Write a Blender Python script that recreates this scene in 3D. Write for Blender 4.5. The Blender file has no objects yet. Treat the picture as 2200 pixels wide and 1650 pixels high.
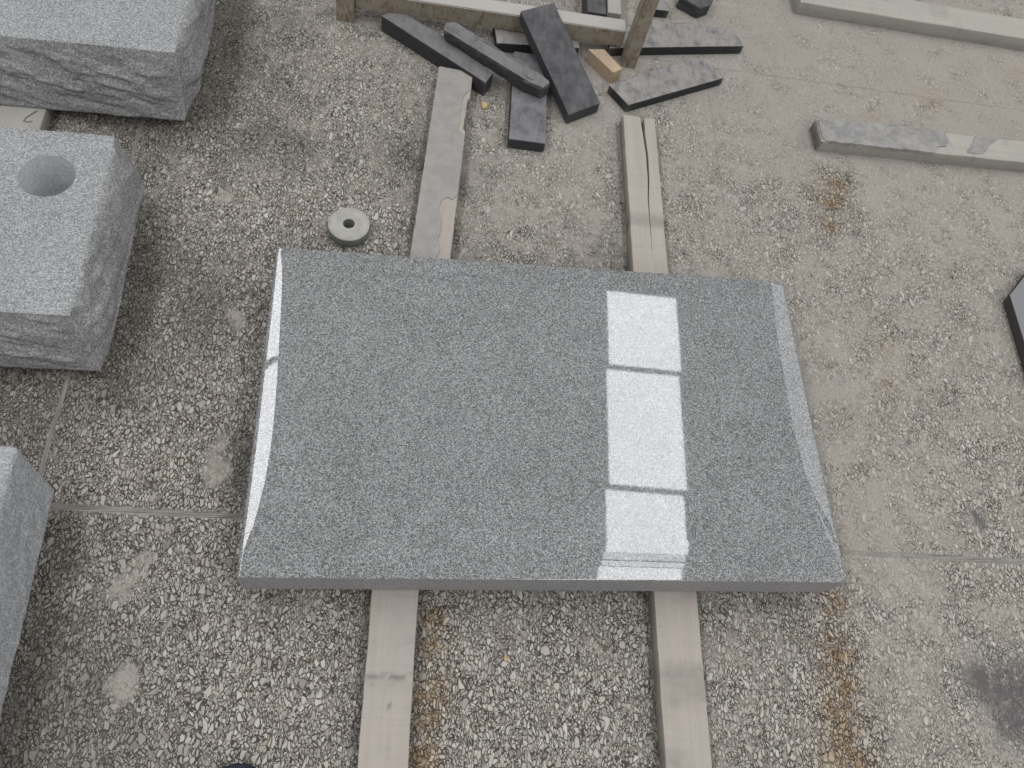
import bpy, bmesh, math, random
import numpy as np
from mathutils import Vector, Matrix, noise as mnoise

SC = bpy.context.scene
COL = SC.collection
random.seed(7)

# ------------------------------------------------------------------ camera
cam_d = bpy.data.cameras.new('camera')
cam = bpy.data.objects.new('camera', cam_d)
COL.objects.link(cam)
cam.location = (0.2079, -0.3071, 1.4213)
cam.rotation_euler = (0.4688, -0.1554, -0.0291)
cam_d.sensor_width = 36.0
cam_d.lens = 28.78
cam_d.clip_start = 0.02
cam_d.clip_end = 200
SC.camera = cam
cam_d.dof.use_dof = True
cam_d.dof.focus_distance = 1.42
cam_d.dof.aperture_fstop = 7.0

# ------------------------------------------------------------------ world + lamps (roof lights of the workshop)
W = bpy.data.worlds.new('World')
SC.world = W
W.use_nodes = True
W.node_tree.nodes['Background'].inputs['Color'].default_value = (0.985, 0.99, 1.0, 1)
W.node_tree.nodes['Background'].inputs['Strength'].default_value = 0.47

def lamp(name, c, rz, sx, sy, rad, col=(0.96, 0.98, 1.0)):
    d = bpy.data.lights.new(name, 'AREA')
    d.shape = 'RECTANGLE'
    d.size = sx
    d.size_y = sy
    d.energy = rad * math.pi * sx * sy
    d.color = col
    o = bpy.data.objects.new(name, d)
    COL.objects.link(o)
    o.location = c
    o.rotation_euler = (0, 0, rz)
    return o

SEG = [(3.045, 3.82, 1), (1.925, 2.995, 1), (0.47, 1.877, 1), (0.31, 0.465, 0.62), (0.17, 0.285, 0.72), (-1.00, 0.155, 1),
       (-2.12, -1.05, 1), (-3.24, -2.17, 1), (-4.36, -3.29, 1), (-5.48, -4.41, 1)]  # nearest segments are unseen, added to light the front faces
for a, b, k in SEG:                                # strip of roof glazing mirrored in the slab
    m = (a + b) / 2
    lamp('roof_light', (2.53 + (m - 3.82) * 0.0855, m, 5.0), -0.06, 0.665, b - a, 9.6 * k, (0.955, 0.965, 1.0))
for a, b, k in [(5.28, 6.3, 1), (4.17, 5.23, 1), (3.05, 4.12, 1), (1.93, 3.0, 1), (0.81, 1.88, 1), (-0.31, 0.76, 1), (-1.43, -0.36, 1),
                (-2.55, -1.48, 1), (-3.67, -2.60, 1), (-4.79, -3.72, 1)]:      # its twin on the other slope; unseen near segments added to light front faces
    m = (a + b) / 2
    lamp('roof_light', (-2.30 + (m - 2.0) * 0.085, m, 5.0), -0.06, 0.72, b - a, 10.6 * k, (0.955, 0.965, 1.0))
for a, b in [(-5.0, -2.6), (-2.4, -0.1), (0.1, 2.0), (2.25, 5.0)]:
    lamp('roof_light', (6.0, (a + b) / 2, 5.0), 0, 2.9, b - a, 2.1)

SC.view_settings.view_transform = 'Standard'
SC.view_settings.look = 'None'
SC.view_settings.exposure = 0.0
SC.view_settings.gamma = 1.0
SC.view_settings.use_curve_mapping = False

# ------------------------------------------------------------------ numpy noise
def _hash(ix, iy, s):
    n = (ix * 374761393 + iy * 668265263 + s * 974634777) & 0x7fffffff
    n = ((n ^ (n >> 13)) * 1274126177) & 0x7fffffff
    n = n ^ (n >> 16)
    return (n & 0xffff) / 65535.0

def vnoise(x, y, s=0):
    x = np.asarray(x, float); y = np.asarray(y, float)
    ix = np.floor(x).astype(np.int64); iy = np.floor(y).astype(np.int64)
    fx = x - ix; fy = y - iy
    fx = fx * fx * (3 - 2 * fx); fy = fy * fy * (3 - 2 * fy)
    a = _hash(ix, iy, s); b = _hash(ix + 1, iy, s); c = _hash(ix, iy + 1, s); d = _hash(ix + 1, iy + 1, s)
    return (a * (1 - fx) + b * fx) * (1 - fy) + (c * (1 - fx) + d * fx) * fy

def fbm(x, y, s=0, o=4):
    t = 0; a = 0.5; n = 0
    for k in range(o):
        t = t + a * vnoise(x * 2 ** k, y * 2 ** k, s + k * 17); n += a; a *= 0.55
    return t / n

def sstep(a, b, x):
    t = np.clip((x - a) / (b - a), 0, 1)
    return t * t * (3 - 2 * t)

# ------------------------------------------------------------------ node helpers
class NT:
    def __init__(self, name):
        self.m = bpy.data.materials.new(name)
        self.m.use_nodes = True
        self.t = self.m.node_tree
        self.p = self.t.nodes['Principled BSDF']
        self.out = self.t.nodes['Material Output']
    def n(self, typ, **kw):
        o = self.t.nodes.new(typ)
        for k, v in kw.items():
            setattr(o, k, v)
        return o
    def put(self, sock, v):
        if isinstance(v, bpy.types.NodeSocket):
            self.t.links.new(v, sock)
        elif v is not None:
            if isinstance(v, (tuple, list)) and len(v) == 3 and sock.type == 'RGBA':
                v = (*v, 1)
            sock.default_value = v
    def math(self, op, a, b=None, c=None, clamp=False):
        o = self.n('ShaderNodeMath', operation=op, use_clamp=clamp)
        self.put(o.inputs[0], a)
        if b is not None: self.put(o.inputs[1], b)
        if c is not None: self.put(o.inputs[2], c)
        return o.outputs[0]
    def mix(self, f, a, b, mode='MIX'):
        o = self.n('ShaderNodeMix', data_type='RGBA', blend_type=mode)
        self.put(o.inputs[0], f); self.put(o.inputs[6], a); self.put(o.inputs[7], b)
        return o.outputs[2]
    def step(self, x, a, b):
        o = self.n('ShaderNodeMapRange', interpolation_type='SMOOTHSTEP')
        self.put(o.inputs[0], x); self.put(o.inputs[1], a); self.put(o.inputs[2], b)
        return o.outputs[0]
    def rng(self, x, a, b, c, d):
        o = self.n('ShaderNodeMapRange')
        for i, v in enumerate((x, a, b, c, d)): self.put(o.inputs[i], v)
        return o.outputs[0]
    def ramp(self, x, stops, interp='LINEAR'):
        o = self.n('ShaderNodeValToRGB')
        r = o.color_ramp; r.interpolation = interp
        while len(r.elements) < len(stops): r.elements.new(0.5)
        for e, (p, c) in zip(r.elements, stops):
            e.position = p
            e.color = (*c, 1) if isinstance(c, tuple) else (c, c, c, 1)
        self.put(o.inputs[0], x)
        return o.outputs[0]
    def obj(self):
        return self.n('ShaderNodeTexCoord').outputs['Object']
    def geo(self, what='Position'):
        return self.n('ShaderNodeNewGeometry').outputs[what]
    def mapping(self, v, scale=(1, 1, 1), rot=(0, 0, 0), loc=(0, 0, 0)):
        o = self.n('ShaderNodeMapping')
        self.put(o.inputs[0], v); self.put(o.inputs['Location'], loc)
        o.inputs['Rotation'].default_value = rot; o.inputs['Scale'].default_value = scale
        return o.outputs[0]
    def noise(self, v, s, d=2, r=0.5, dist=0.0):
        o = self.n('ShaderNodeTexNoise')
        self.put(o.inputs['Vector'], v); o.inputs['Scale'].default_value = s
        o.inputs['Detail'].default_value = d; o.inputs['Roughness'].default_value = r
        o.inputs['Distortion'].default_value = dist
        return o.outputs
    def voro(self, v, s, feature='F1', rnd=1.0, dim='3D'):
        o = self.n('ShaderNodeTexVoronoi', feature=feature, voronoi_dimensions=dim)
        self.put(o.inputs['Vector'], v); o.inputs['Scale'].default_value = s
        o.inputs['Randomness'].default_value = rnd
        return o.outputs
    def sep(self, c):
        o = self.n('ShaderNodeSeparateColor'); self.put(o.inputs[0], c)
        return o.outputs
    def xyz(self, c):
        o = self.n('ShaderNodeSeparateXYZ'); self.put(o.inputs[0], c)
        return o.outputs
    def attr(self, name):
        return self.n('ShaderNodeAttribute', attribute_name=name).outputs['Fac']
    def vadd(self, a, b, k=None):
        o = self.n('ShaderNodeVectorMath', operation='MULTIPLY_ADD')
        self.put(o.inputs[0], b); o.inputs[1].default_value = (k, k, k) if not isinstance(k, tuple) else k
        self.put(o.inputs[2], a)
        return o.outputs[0]
    def objrand(self):
        return self.n('ShaderNodeObjectInfo').outputs['Random']
    def done(self, col, rough, bump=None, bdist=0.001, bstr=1.0, ior=1.45, spec=None):
        self.put(self.p.inputs['Base Color'], col)
        self.put(self.p.inputs['Roughness'], rough)
        self.p.inputs['IOR'].default_value = ior
        if spec is not None: self.put(self.p.inputs['Specular IOR Level'], spec)
        if bump is not None:
            b = self.n('ShaderNodeBump'); b.inputs['Distance'].default_value = bdist
            b.inputs['Strength'].default_value = bstr
            self.put(b.inputs['Height'], bump)
            self.t.links.new(b.outputs[0], self.p.inputs['Normal'])
        return self.m

# ------------------------------------------------------------------ materials
def granite(name, dark, mid, light, rough, ior=1.5, grain=430, bump=None, mott=0.12, contrast=1.0, spec=None, tint=(0.985, 1.0, 1.02), rock=False):
    t = NT(name)
    v = t.obj()
    w = t.vadd(v, t.noise(v, 300, 1)[1], 0.0016)
    c1 = t.sep(t.voro(w, grain)['Color'])[0]
    c2 = t.sep(t.voro(w, grain * 1.9)['Color'])[1]
    n3 = t.noise(v, grain * 0.42, 2, 0.6)[0]
    s = t.math('ADD', t.math('MULTIPLY', c1, 0.50), t.math('MULTIPLY', c2, 0.24))
    s = t.math('ADD', s, t.math('MULTIPLY', n3, 0.26))
    s = t.math('ADD', t.math('MULTIPLY', t.math('SUBTRACT', s, 0.5), contrast), 0.5)
    big = t.math('ADD', t.noise(v, 9, 3)[0], t.math('MULTIPLY', t.noise(v, 40, 2)[0], 0.6))
    s = t.math('ADD', s, t.math('MULTIPLY', t.math('SUBTRACT', big, 0.8), mott))
    T = lambda g: (g * tint[0], g * tint[1], g * tint[2])
    col = t.ramp(s, [(0.20, T(dark)), (0.40, T(mid * 0.72)), (0.55, T(mid)), (0.80, T(light))])
    if rock:
        pt = t.step(t.geo('Pointiness'), 0.515, 0.60)
        col = t.mix(t.math('MULTIPLY', pt, 0.55), col, (0.46, 0.45, 0.435))
    b = None
    if bump:
        b = t.math('ADD', t.math('MULTIPLY', t.noise(v, 160, 3, 0.65)[0], 1.0), t.math('MULTIPLY', c1, 0.35))
    return t.done(col, rough, b, bump or 0.001, 1.0, ior, spec)

M_POL = granite('polished_grey_granite', 0.048, 0.182, 0.37, 0.022, ior=1.55, grain=680, contrast=1.08, mott=0.15, tint=(0.985, 1.0, 0.992))
M_SAW = granite('sawn_grey_granite', 0.22, 0.31, 0.40, 0.75, grain=600, bump=0.0003, contrast=0.8, spec=0.2, tint=(1.0, 0.985, 0.985))
M_HON = granite('honed_light_granite', 0.11, 0.258, 0.43, 0.55, grain=600, bump=0.00015, contrast=1.0, spec=0.25, tint=(0.985, 1.0, 0.995))
M_ROCK = granite('split_granite', 0.11, 0.258, 0.43, 0.85, grain=480, bump=0.0016, mott=0.35, contrast=0.8, spec=0.2, tint=(0.99, 0.99, 0.98), rock=True)

def mat_terrazzo():
    t = NT('terrazzo_floor')
    P = t.geo()
    dust = t.attr('dust'); rust = t.attr('rust'); stain_shade = t.attr('stain_shade'); grime = t.attr('grime')
    wv = t.vadd(P, t.noise(P, 14, 2)[1], 0.030)
    wv = t.vadd(wv, t.noise(P, 70, 1)[1], 0.006)
    # matrix
    mn = t.noise(P, 110, 3, 0.65)[0]
    col = t.mix(mn, (0.021, 0.0175, 0.015), (0.085, 0.072, 0.062))
    height = t.math('MULTIPLY', mn, 0.25)
    cm = 0.0
    # layers, small chips first; each layer: scale, rotation, stretch, share, gap
    for i, (s, rot, st, share, gap) in enumerate([
            (470, 0.4, 1.3, 0.30, 0.15), (315, 2.0, 1.6, 0.38, 0.16), (222, 1.1, 1.7, 0.42, 0.17),
            (168, 2.6, 1.8, 0.42, 0.18), (134, 0.2, 1.7, 0.37, 0.19), (108, 1.7, 1.8, 0.27, 0.19), (88, 0.9, 1.6, 0.12, 0.20)]):
        q = t.mapping(wv, scale=(st ** 0.5, 1 / st ** 0.5, 0.0), rot=(0, 0, rot), loc=(i * 3.7, i * 1.9, 0))
        c = t.voro(q, s, dim='2D')['Color']
        r, g, b = t.sep(c)[0], t.sep(c)[1], t.sep(c)[2]
        e = t.voro(q, s, 'DISTANCE_TO_EDGE', dim='2D')['Distance']
        on = t.math('LESS_THAN', r, share)
        gp = t.rng(b, 0, 1, gap * 0.55, gap * 1.35)
        m = t.math('MULTIPLY', t.step(e, t.math('MULTIPLY', gp, 0.90), t.math('MULTIPLY', gp, 1.06)), on)
        rim = t.math('MULTIPLY', t.step(e, 0.0, gap * 0.5), on)
        chip = t.ramp(g, [(0.0, (0.16, 0.148, 0.13)), (0.14, (0.27, 0.256, 0.23)), (0.55, (0.365, 0.35, 0.318)),
                          (0.85, (0.42, 0.405, 0.37)), (1.0, (0.475, 0.46, 0.43))])
        chip = t.mix(t.step(b, 0.93, 0.97), chip, (0.37, 0.325, 0.26))
        chip = t.mix(t.math('MULTIPLY', t.noise(P, 260, 2)[0], 0.22), chip, (0.28, 0.26, 0.24))
        col = t.mix(t.math('MULTIPLY', rim, 0.92), col, t.mix(mn, (0.021, 0.0175, 0.0145), (0.068, 0.057, 0.049)))
        col = t.mix(m, col, chip)
        inv = t.math('SUBTRACT', 1.0, rim)
        height = t.math('ADD', t.math('MULTIPLY', height, inv), m)
        cm = t.math('ADD', t.math('MULTIPLY', cm, inv), m)
    # grime darkens, rust tints
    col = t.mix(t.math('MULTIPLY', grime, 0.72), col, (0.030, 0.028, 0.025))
    rn = t.noise(P, 55, 3, 0.6)[0]
    rm = t.math('MULTIPLY', rust, t.step(rn, 0.28, 0.58))
    col = t.mix(t.math('MULTIPLY', rm, 0.9), col, t.mix(0.75, col, (0.86, 0.61, 0.28), 'MULTIPLY'))
    col = t.mix(t.math('MULTIPLY', rm, 0.26), col, (0.085, 0.045, 0.02))
    # stone dust lying on it: thick in patches, thinner over the chips, worn off in specks
    d1 = t.noise(P, 15, 5, 0.62)[0]
    d2 = t.noise(P, 75, 4, 0.65)[0]
    d3 = t.noise(P, 210, 3, 0.6)[0]
    dn = t.math('ADD', t.math('ADD', t.math('MULTIPLY', t.math('SUBTRACT', d1, 0.5), 1.5), t.math('MULTIPLY', t.math('SUBTRACT', d2, 0.5), 1.0)),
                t.math('MULTIPLY', t.math('SUBTRACT', d3, 0.5), 0.8))
    x = t.math('ADD', t.math('SUBTRACT', dust, t.math('MULTIPLY', cm, 0.07)), dn)
    dm = t.math('MULTIPLY', t.step(x, 0.22, 1.02), 0.90)
    speck = t.math('MULTIPLY', t.step(t.noise(P, 170, 3, 0.7)[0], 0.56, 0.70), 0.45)
    dm = t.math('MULTIPLY', dm, t.math('SUBTRACT', 1.0, speck))
    dcol = t.mix(t.noise(P, 7, 3)[0], (0.235, 0.217, 0.193), (0.315, 0.296, 0.270))
    dcol = t.mix(t.math('MULTIPLY', t.step(d3, 0.3, 0.7), 0.3), dcol, (0.36, 0.345, 0.32))
    dcol = t.mix(t.math('MULTIPLY', rust, 0.35), dcol, (0.34, 0.25, 0.15))
    col = t.mix(dm, col, dcol)
    # joints between the panels
    sp = t.xyz(t.mapping(P, rot=(0, 0, 0.0415)))
    wob = t.math('MULTIPLY', t.math('SUBTRACT', t.noise(P, 6, 2)[0], 0.5), 0.004)
    for axis, pos, wd in ((0, -0.3766, 0.0035), (0, 0.9275, 0.0016), (1, 0.1325, 0.0052), (1, 1.3985, 0.0018),
                          (0, -1.665, 0.003), (0, 2.22, 0.002), (1, -1.14, 0.004), (1, 2.66, 0.002)):
        d = t.math('ABSOLUTE', t.math('ADD', t.math('SUBTRACT', sp[axis], pos), wob))
        jm = t.math('SUBTRACT', 1.0, t.step(d, wd * 0.85, wd * 1.35))
        sc = (12, 700, 1) if axis else (700, 12, 1)
        strk = t.noise(t.mapping(P, scale=sc), 1.0, 2)[0]
        jc = t.ramp(strk, [(0.35, (0.085, 0.082, 0.078)), (0.52, (0.20, 0.19, 0.175)), (0.7, (0.29, 0.275, 0.255))])
        col = t.mix(t.math('MULTIPLY', t.math('MULTIPLY', jm, 0.92), t.rng(dm, 0.2, 0.75, 1.0, 0.55)), col, jc)
        height = t.math('MULTIPLY', height, t.math('SUBTRACT', 1.0, jm))
    sm = t.math('MULTIPLY', stain_shade, t.step(t.noise(P, 45, 4, 0.65)[0], 0.22, 0.55))
    col = t.mix(t.math('MULTIPLY', sm, 0.85), col, (0.070, 0.068, 0.073))
    col = t.mix(1.0, col, (0.975, 0.957, 0.922), 'MULTIPLY')
    return t.done(col, t.rng(dm, 0, 1, 0.62, 0.95), height, 0.0005, 0.25, 1.45, 0.25)

def mat_wood(name, a, b, dusty=0.35):
    t = NT(name)
    v = t.obj()
    r = t.objrand()
    off = t.n('ShaderNodeCombineXYZ')
    for k in range(3): t.put(off.inputs[k], t.math('MULTIPLY', r, 13.7 + k * 5))
    v2 = t.vadd(v, off.outputs[0], 1.0)
    g = t.noise(t.mapping(v2, scale=(70, 2.6, 70)), 1.0, 4, 0.6, 0.6)[0]
    f = t.noise(t.mapping(v2, scale=(420, 9, 420)), 1.0, 3, 0.6)[0]
    col = t.mix(t.step(g, 0.2, 0.8), a, b)
    col = t.mix(t.math('MULTIPLY', t.step(f, 0.50, 0.75), 0.14), col, tuple(0.5 * x for x in a))
    saw = t.noise(t.mapping(v2, scale=(6, 190, 6), rot=(0, 0, 0.12)), 1.0, 3, 0.6)[0]
    col = t.mix(t.math('MULTIPLY', t.step(saw, 0.5, 0.75), 0.16), col, tuple(0.6 * x for x in a))
    smd = t.noise(t.mapping(v2, scale=(9, 16, 9)), 1.0, 5, 0.65)[0]
    col = t.mix(t.math('MULTIPLY', t.step(smd, 0.52, 0.72), 0.32), col, (0.17, 0.16, 0.15))
    blot = t.noise(v2, 11, 4, 0.6)[0]
    col = t.mix(t.math('MULTIPLY', t.step(blot, 0.42, 0.7), dusty), col, (0.30, 0.29, 0.275))
    speck = t.noise(v2, 120, 3, 0.7)[0]
    col = t.mix(t.math('MULTIPLY', t.step(speck, 0.62, 0.75), 0.25), col, (0.12, 0.105, 0.09))
    up = t.xyz(t.geo('Normal'))[2]
    dirt_shade = t.attr('stain_shade')  # smears and dirt, plus shade painted on the lower sides
    dm = t.math('MULTIPLY', dirt_shade, t.rng(t.noise(v2, 60, 4, 0.7)[0], 0.3, 0.7, 0.55, 1.0))
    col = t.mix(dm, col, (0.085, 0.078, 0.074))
    mark = t.attr('mark')
    col = t.mix(mark, col, (0.016, 0.013, 0.011))
    h = t.math('ADD', t.math('MULTIPLY', f, 0.5), t.math('MULTIPLY', g, 0.8))
    return t.done(col, 0.85, h, 0.0008, 0.6, 1.45, 0.2)

def mat_cement(name, a, b):
    t = NT(name)
    v = t.geo()
    n = t.noise(v, 38, 4, 0.65)[0]
    f = t.noise(v, 300, 2, 0.6)[0]
    col = t.mix(t.step(n, 0.3, 0.7), a, b)
    col = t.mix(t.math('MULTIPLY', f, 0.25), col, (0.16, 0.155, 0.15))
    return t.done(col, 0.92, t.math('ADD', n, t.math('MULTIPLY', f, 0.4)), 0.0012, 0.6, 1.45, 0.15)

def mat_dark(name, base, dust, amount):
    t = NT(name)
    v = t.obj()
    r = t.objrand()
    off = t.n('ShaderNodeCombineXYZ')
    for k in range(3): t.put(off.inputs[k], t.math('MULTIPLY', r, 9.1 + k * 7))
    v2 = t.vadd(v, off.outputs[0], 1.0)
    up = t.step(t.xyz(t.geo('Normal'))[2], 0.25, 0.9)
    n = t.noise(v2, 26, 5, 0.65)[0]
    n2 = t.noise(t.mapping(v2, scale=(90, 30, 90)), 1.0, 4, 0.6)[0]
    n3 = t.noise(v2, 500, 2, 0.6)[0]
    d = t.math('ADD', t.math('MULTIPLY', n, 0.6), t.math('MULTIPLY', n2, 0.4))
    dm = t.math('MULTIPLY', t.step(d, 0.56 - amount * 0.5, 1.02 - amount * 0.5), up)
    sm = t.math('MULTIPLY', t.step(n, 0.55, 0.85), 0.16)
    col = t.mix(n3, tuple(0.7 * x for x in base), tuple(1.4 * x for x in base))
    col = t.mix(sm, col, dust)
    col = t.mix(t.math('MULTIPLY', dm, 0.85), col, t.mix(n3, tuple(0.8 * x for x in dust), tuple(1.2 * x for x in dust)))
    worn = t.math('MULTIPLY', t.step(t.geo('Pointiness'), 0.53, 0.62), t.rng(n2, 0.3, 0.6, 0.1, 0.75))
    col = t.mix(worn, col, tuple(1.1 * x for x in dust))
    return t.done(col, 0.7, t.math('ADD', n, t.math('MULTIPLY', n3, 0.3)), 0.001, 0.5, 1.5, 0.3)

def mat_rust():
    t = NT('rusty_painted_steel')
    v = t.geo()
    n = t.noise(v, 42, 5, 0.68)[0]
    n2 = t.noise(t.mapping(v, scale=(160, 160, 45)), 1.0, 3, 0.6)[0]
    d = t.math('ADD', t.math('MULTIPLY', n, 0.6), t.math('MULTIPLY', n2, 0.4))
    col = t.ramp(d, [(0.34, (0.275, 0.25, 0.205)), (0.50, (0.235, 0.205, 0.158)), (0.60, (0.17, 0.12, 0.076)),
                     (0.70, (0.115, 0.065, 0.034)), (0.85, (0.07, 0.04, 0.022))])
    up = t.step(t.xyz(t.geo('Normal'))[2], 0.5, 0.9)
    col = t.mix(t.math('MULTIPLY', up, 0.92), col, t.mix(n, (0.34, 0.325, 0.295), (0.42, 0.405, 0.375)))
    return t.done(col, 0.8, n, 0.0008, 0.6, 1.45, 0.25)

def mat_plain(name, a, b, rough=0.8, s=60, bd=0.0004):
    t = NT(name)
    v = t.geo()
    n = t.noise(v, s, 4, 0.6)[0]
    return t.done(t.mix(t.step(n, 0.3, 0.7), a, b), rough, n, bd, 0.5, 1.45, 0.3)

M_FLOOR = mat_terrazzo()
M_WOOD = mat_wood('dusty_pale_timber', (0.318, 0.284, 0.245), (0.366, 0.331, 0.289))
M_WOODG = mat_wood('grey_dusty_timber', (0.285, 0.262, 0.235), (0.335, 0.312, 0.284), 0.6)
M_WOODY = mat_wood('fresh_yellow_timber', (0.37, 0.275, 0.18), (0.44, 0.34, 0.235), 0.15)
M_WOODW = mat_wood('whitish_timber', (0.315, 0.298, 0.262), (0.365, 0.347, 0.308), 0.45)
M_CEM = mat_cement('dried_stone_slurry', (0.255, 0.243, 0.225), (0.31, 0.295, 0.273))
M_CEMB = mat_cement('grey_dried_slurry', (0.20, 0.196, 0.190), (0.31, 0.302, 0.288))
M_BLACK = mat_dark('dusty_black_stone', (0.036, 0.037, 0.039), (0.185, 0.177, 0.176), 0.82)
M_BLACK2 = mat_dark('black_stone', (0.042, 0.043, 0.046), (0.13, 0.128, 0.13), 0.52)
M_BLACK4 = mat_dark('grey_streaked_black_stone', (0.034, 0.035, 0.038), (0.19, 0.185, 0.188), 0.80)
M_BLACK3 = mat_dark('grey_dusted_black_stone', (0.024, 0.025, 0.026), (0.295, 0.281, 0.265), 0.80)
M_RUST = mat_rust()
M_DISC = mat_plain('pale_abrasive', (0.285, 0.272, 0.245), (0.355, 0.342, 0.312), 0.85, 50)
M_DISCS = mat_plain('green_grey_abrasive', (0.14, 0.158, 0.142), (0.19, 0.203, 0.187), 0.85, 80)
M_PEB = mat_plain('yellow_stone', (0.42, 0.29, 0.12), (0.52, 0.40, 0.22), 0.7, 200)
M_SHOE = mat_plain('dark_navy_fabric', (0.016, 0.018, 0.028), (0.034, 0.037, 0.052), 0.8, 300)
M_SOLE = mat_plain('black_rubber', (0.012, 0.012, 0.013), (0.022, 0.022, 0.024), 0.6, 100)
M_PENCIL = mat_plain('pencil_lead', (0.10, 0.09, 0.085), (0.17, 0.155, 0.145), 0.6, 300)

# ------------------------------------------------------------------ object helpers
def tag(o, label=None, cat=None, group=None, kind=None):
    if label: o['label'] = label
    if cat: o['category'] = cat
    if group: o['group'] = group
    if kind: o['kind'] = kind
    return o

def empty(name, loc, rz=0):
    o = bpy.data.objects.new(name, None)
    o.empty_display_size = 0.05
    COL.objects.link(o)
    o.location = loc
    o.rotation_euler = (0, 0, rz)
    return o

def mesh_obj(name, verts, faces, mats, parent=None, smooth=False, fmat=None, fsmooth=None):
    me = bpy.data.meshes.new(name)
    me.from_pydata([tuple(map(float, v)) for v in verts], [], [tuple(int(i) for i in f) for f in faces])
    me.validate()
    for m in (mats if isinstance(mats, (list, tuple)) else [mats]):
        me.materials.append(m)
    n = len(me.polygons)
    if fmat is not None: me.polygons.foreach_set('material_index', np.array(fmat[:n], np.int32))
    if fsmooth is not None: me.polygons.foreach_set('use_smooth', np.array(fsmooth[:n], bool))
    else: me.polygons.foreach_set('use_smooth', np.full(n, smooth, bool))
    me.update()
    o = bpy.data.objects.new(name, me)
    COL.objects.link(o)
    if parent: o.parent = parent
    return o

def bm_obj(name, bm, mats, parent=None, smooth=False):
    me = bpy.data.meshes.new(name)
    bmesh.ops.recalc_face_normals(bm, faces=bm.faces)
    bm.to_mesh(me); bm.free()
    for m in (mats if isinstance(mats, (list, tuple)) else [mats]):
        me.materials.append(m)
    me.polygons.foreach_set('use_smooth', np.full(len(me.polygons), smooth, bool))
    o = bpy.data.objects.new(name, me)
    COL.objects.link(o)
    if parent: o.parent = parent
    return o

def set_attr(o, name, vals):
    a = o.data.attributes.new(name, 'FLOAT', 'POINT')
    a.data.foreach_set('value', np.asarray(vals, np.float32))

def chunk(name, top, bot, mats, parent=None, bevel=0.0025, cell=0.012, rough=0.0012, seed=0, origin=None, seg=2):
    """a broken or sawn piece: top and bottom outlines (3D), bevelled, then roughened a little"""
    c = Vector(origin) if origin is not None else Vector((sum(p[0] for p in bot) / len(bot), sum(p[1] for p in bot) / len(bot), min(p[2] for p in bot)))
    bm = bmesh.new()
    tv = [bm.verts.new(Vector(p) - c) for p in top]
    bv = [bm.verts.new(Vector(p) - c) for p in bot]
    bm.faces.new(tv); bm.faces.new(list(reversed(bv)))
    n = len(tv)
    for i in range(n):
        j = (i + 1) % n
        bm.faces.new((tv[j], tv[i], bv[i], bv[j]))
    bmesh.ops.recalc_face_normals(bm, faces=bm.faces)
    # cut long edges so that the roughening has points to move
    for _ in range(5):
        es = [e for e in bm.edges if e.calc_length() > cell * 2]
        if not es: break
        bmesh.ops.subdivide_edges(bm, edges=es, cuts=1, use_grid_fill=True)
    if bevel > 0:
        es = [e for e in bm.edges if len(e.link_faces) == 2 and e.calc_face_angle(0) > 0.5]
        bmesh.ops.bevel(bm, geom=es, offset=bevel, segments=seg, profile=0.6, affect='EDGES', clamp_overlap=True)
    bm.normal_update()
    if rough > 0:
        sd = Vector((seed * 3.1, seed * 7.7, seed * 1.3))
        for v in bm.verts:
            d = mnoise.noise(v.co * 38 + sd) * rough + mnoise.noise(v.co * 130 + sd) * rough * 0.5
            k = min(1.0, max(0.0, (v.co.z + 0.0) / 0.004))
            v.co += v.normal * d * (0.3 + 0.7 * k)
    o = bm_obj(name, bm, mats, parent, smooth=False)
    if parent is None: o.location = c
    return o

# ------------------------------------------------------------------ floor
def axis(lo, hi, a, b, st):
    mid = np.arange(a, b + 1e-6, st)
    left = a - np.geomspace(st * 2, a - lo, 14)[::-1]
    right = b + np.geomspace(st * 2, hi - b, 14)
    return np.concatenate([left, mid, right])

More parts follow.
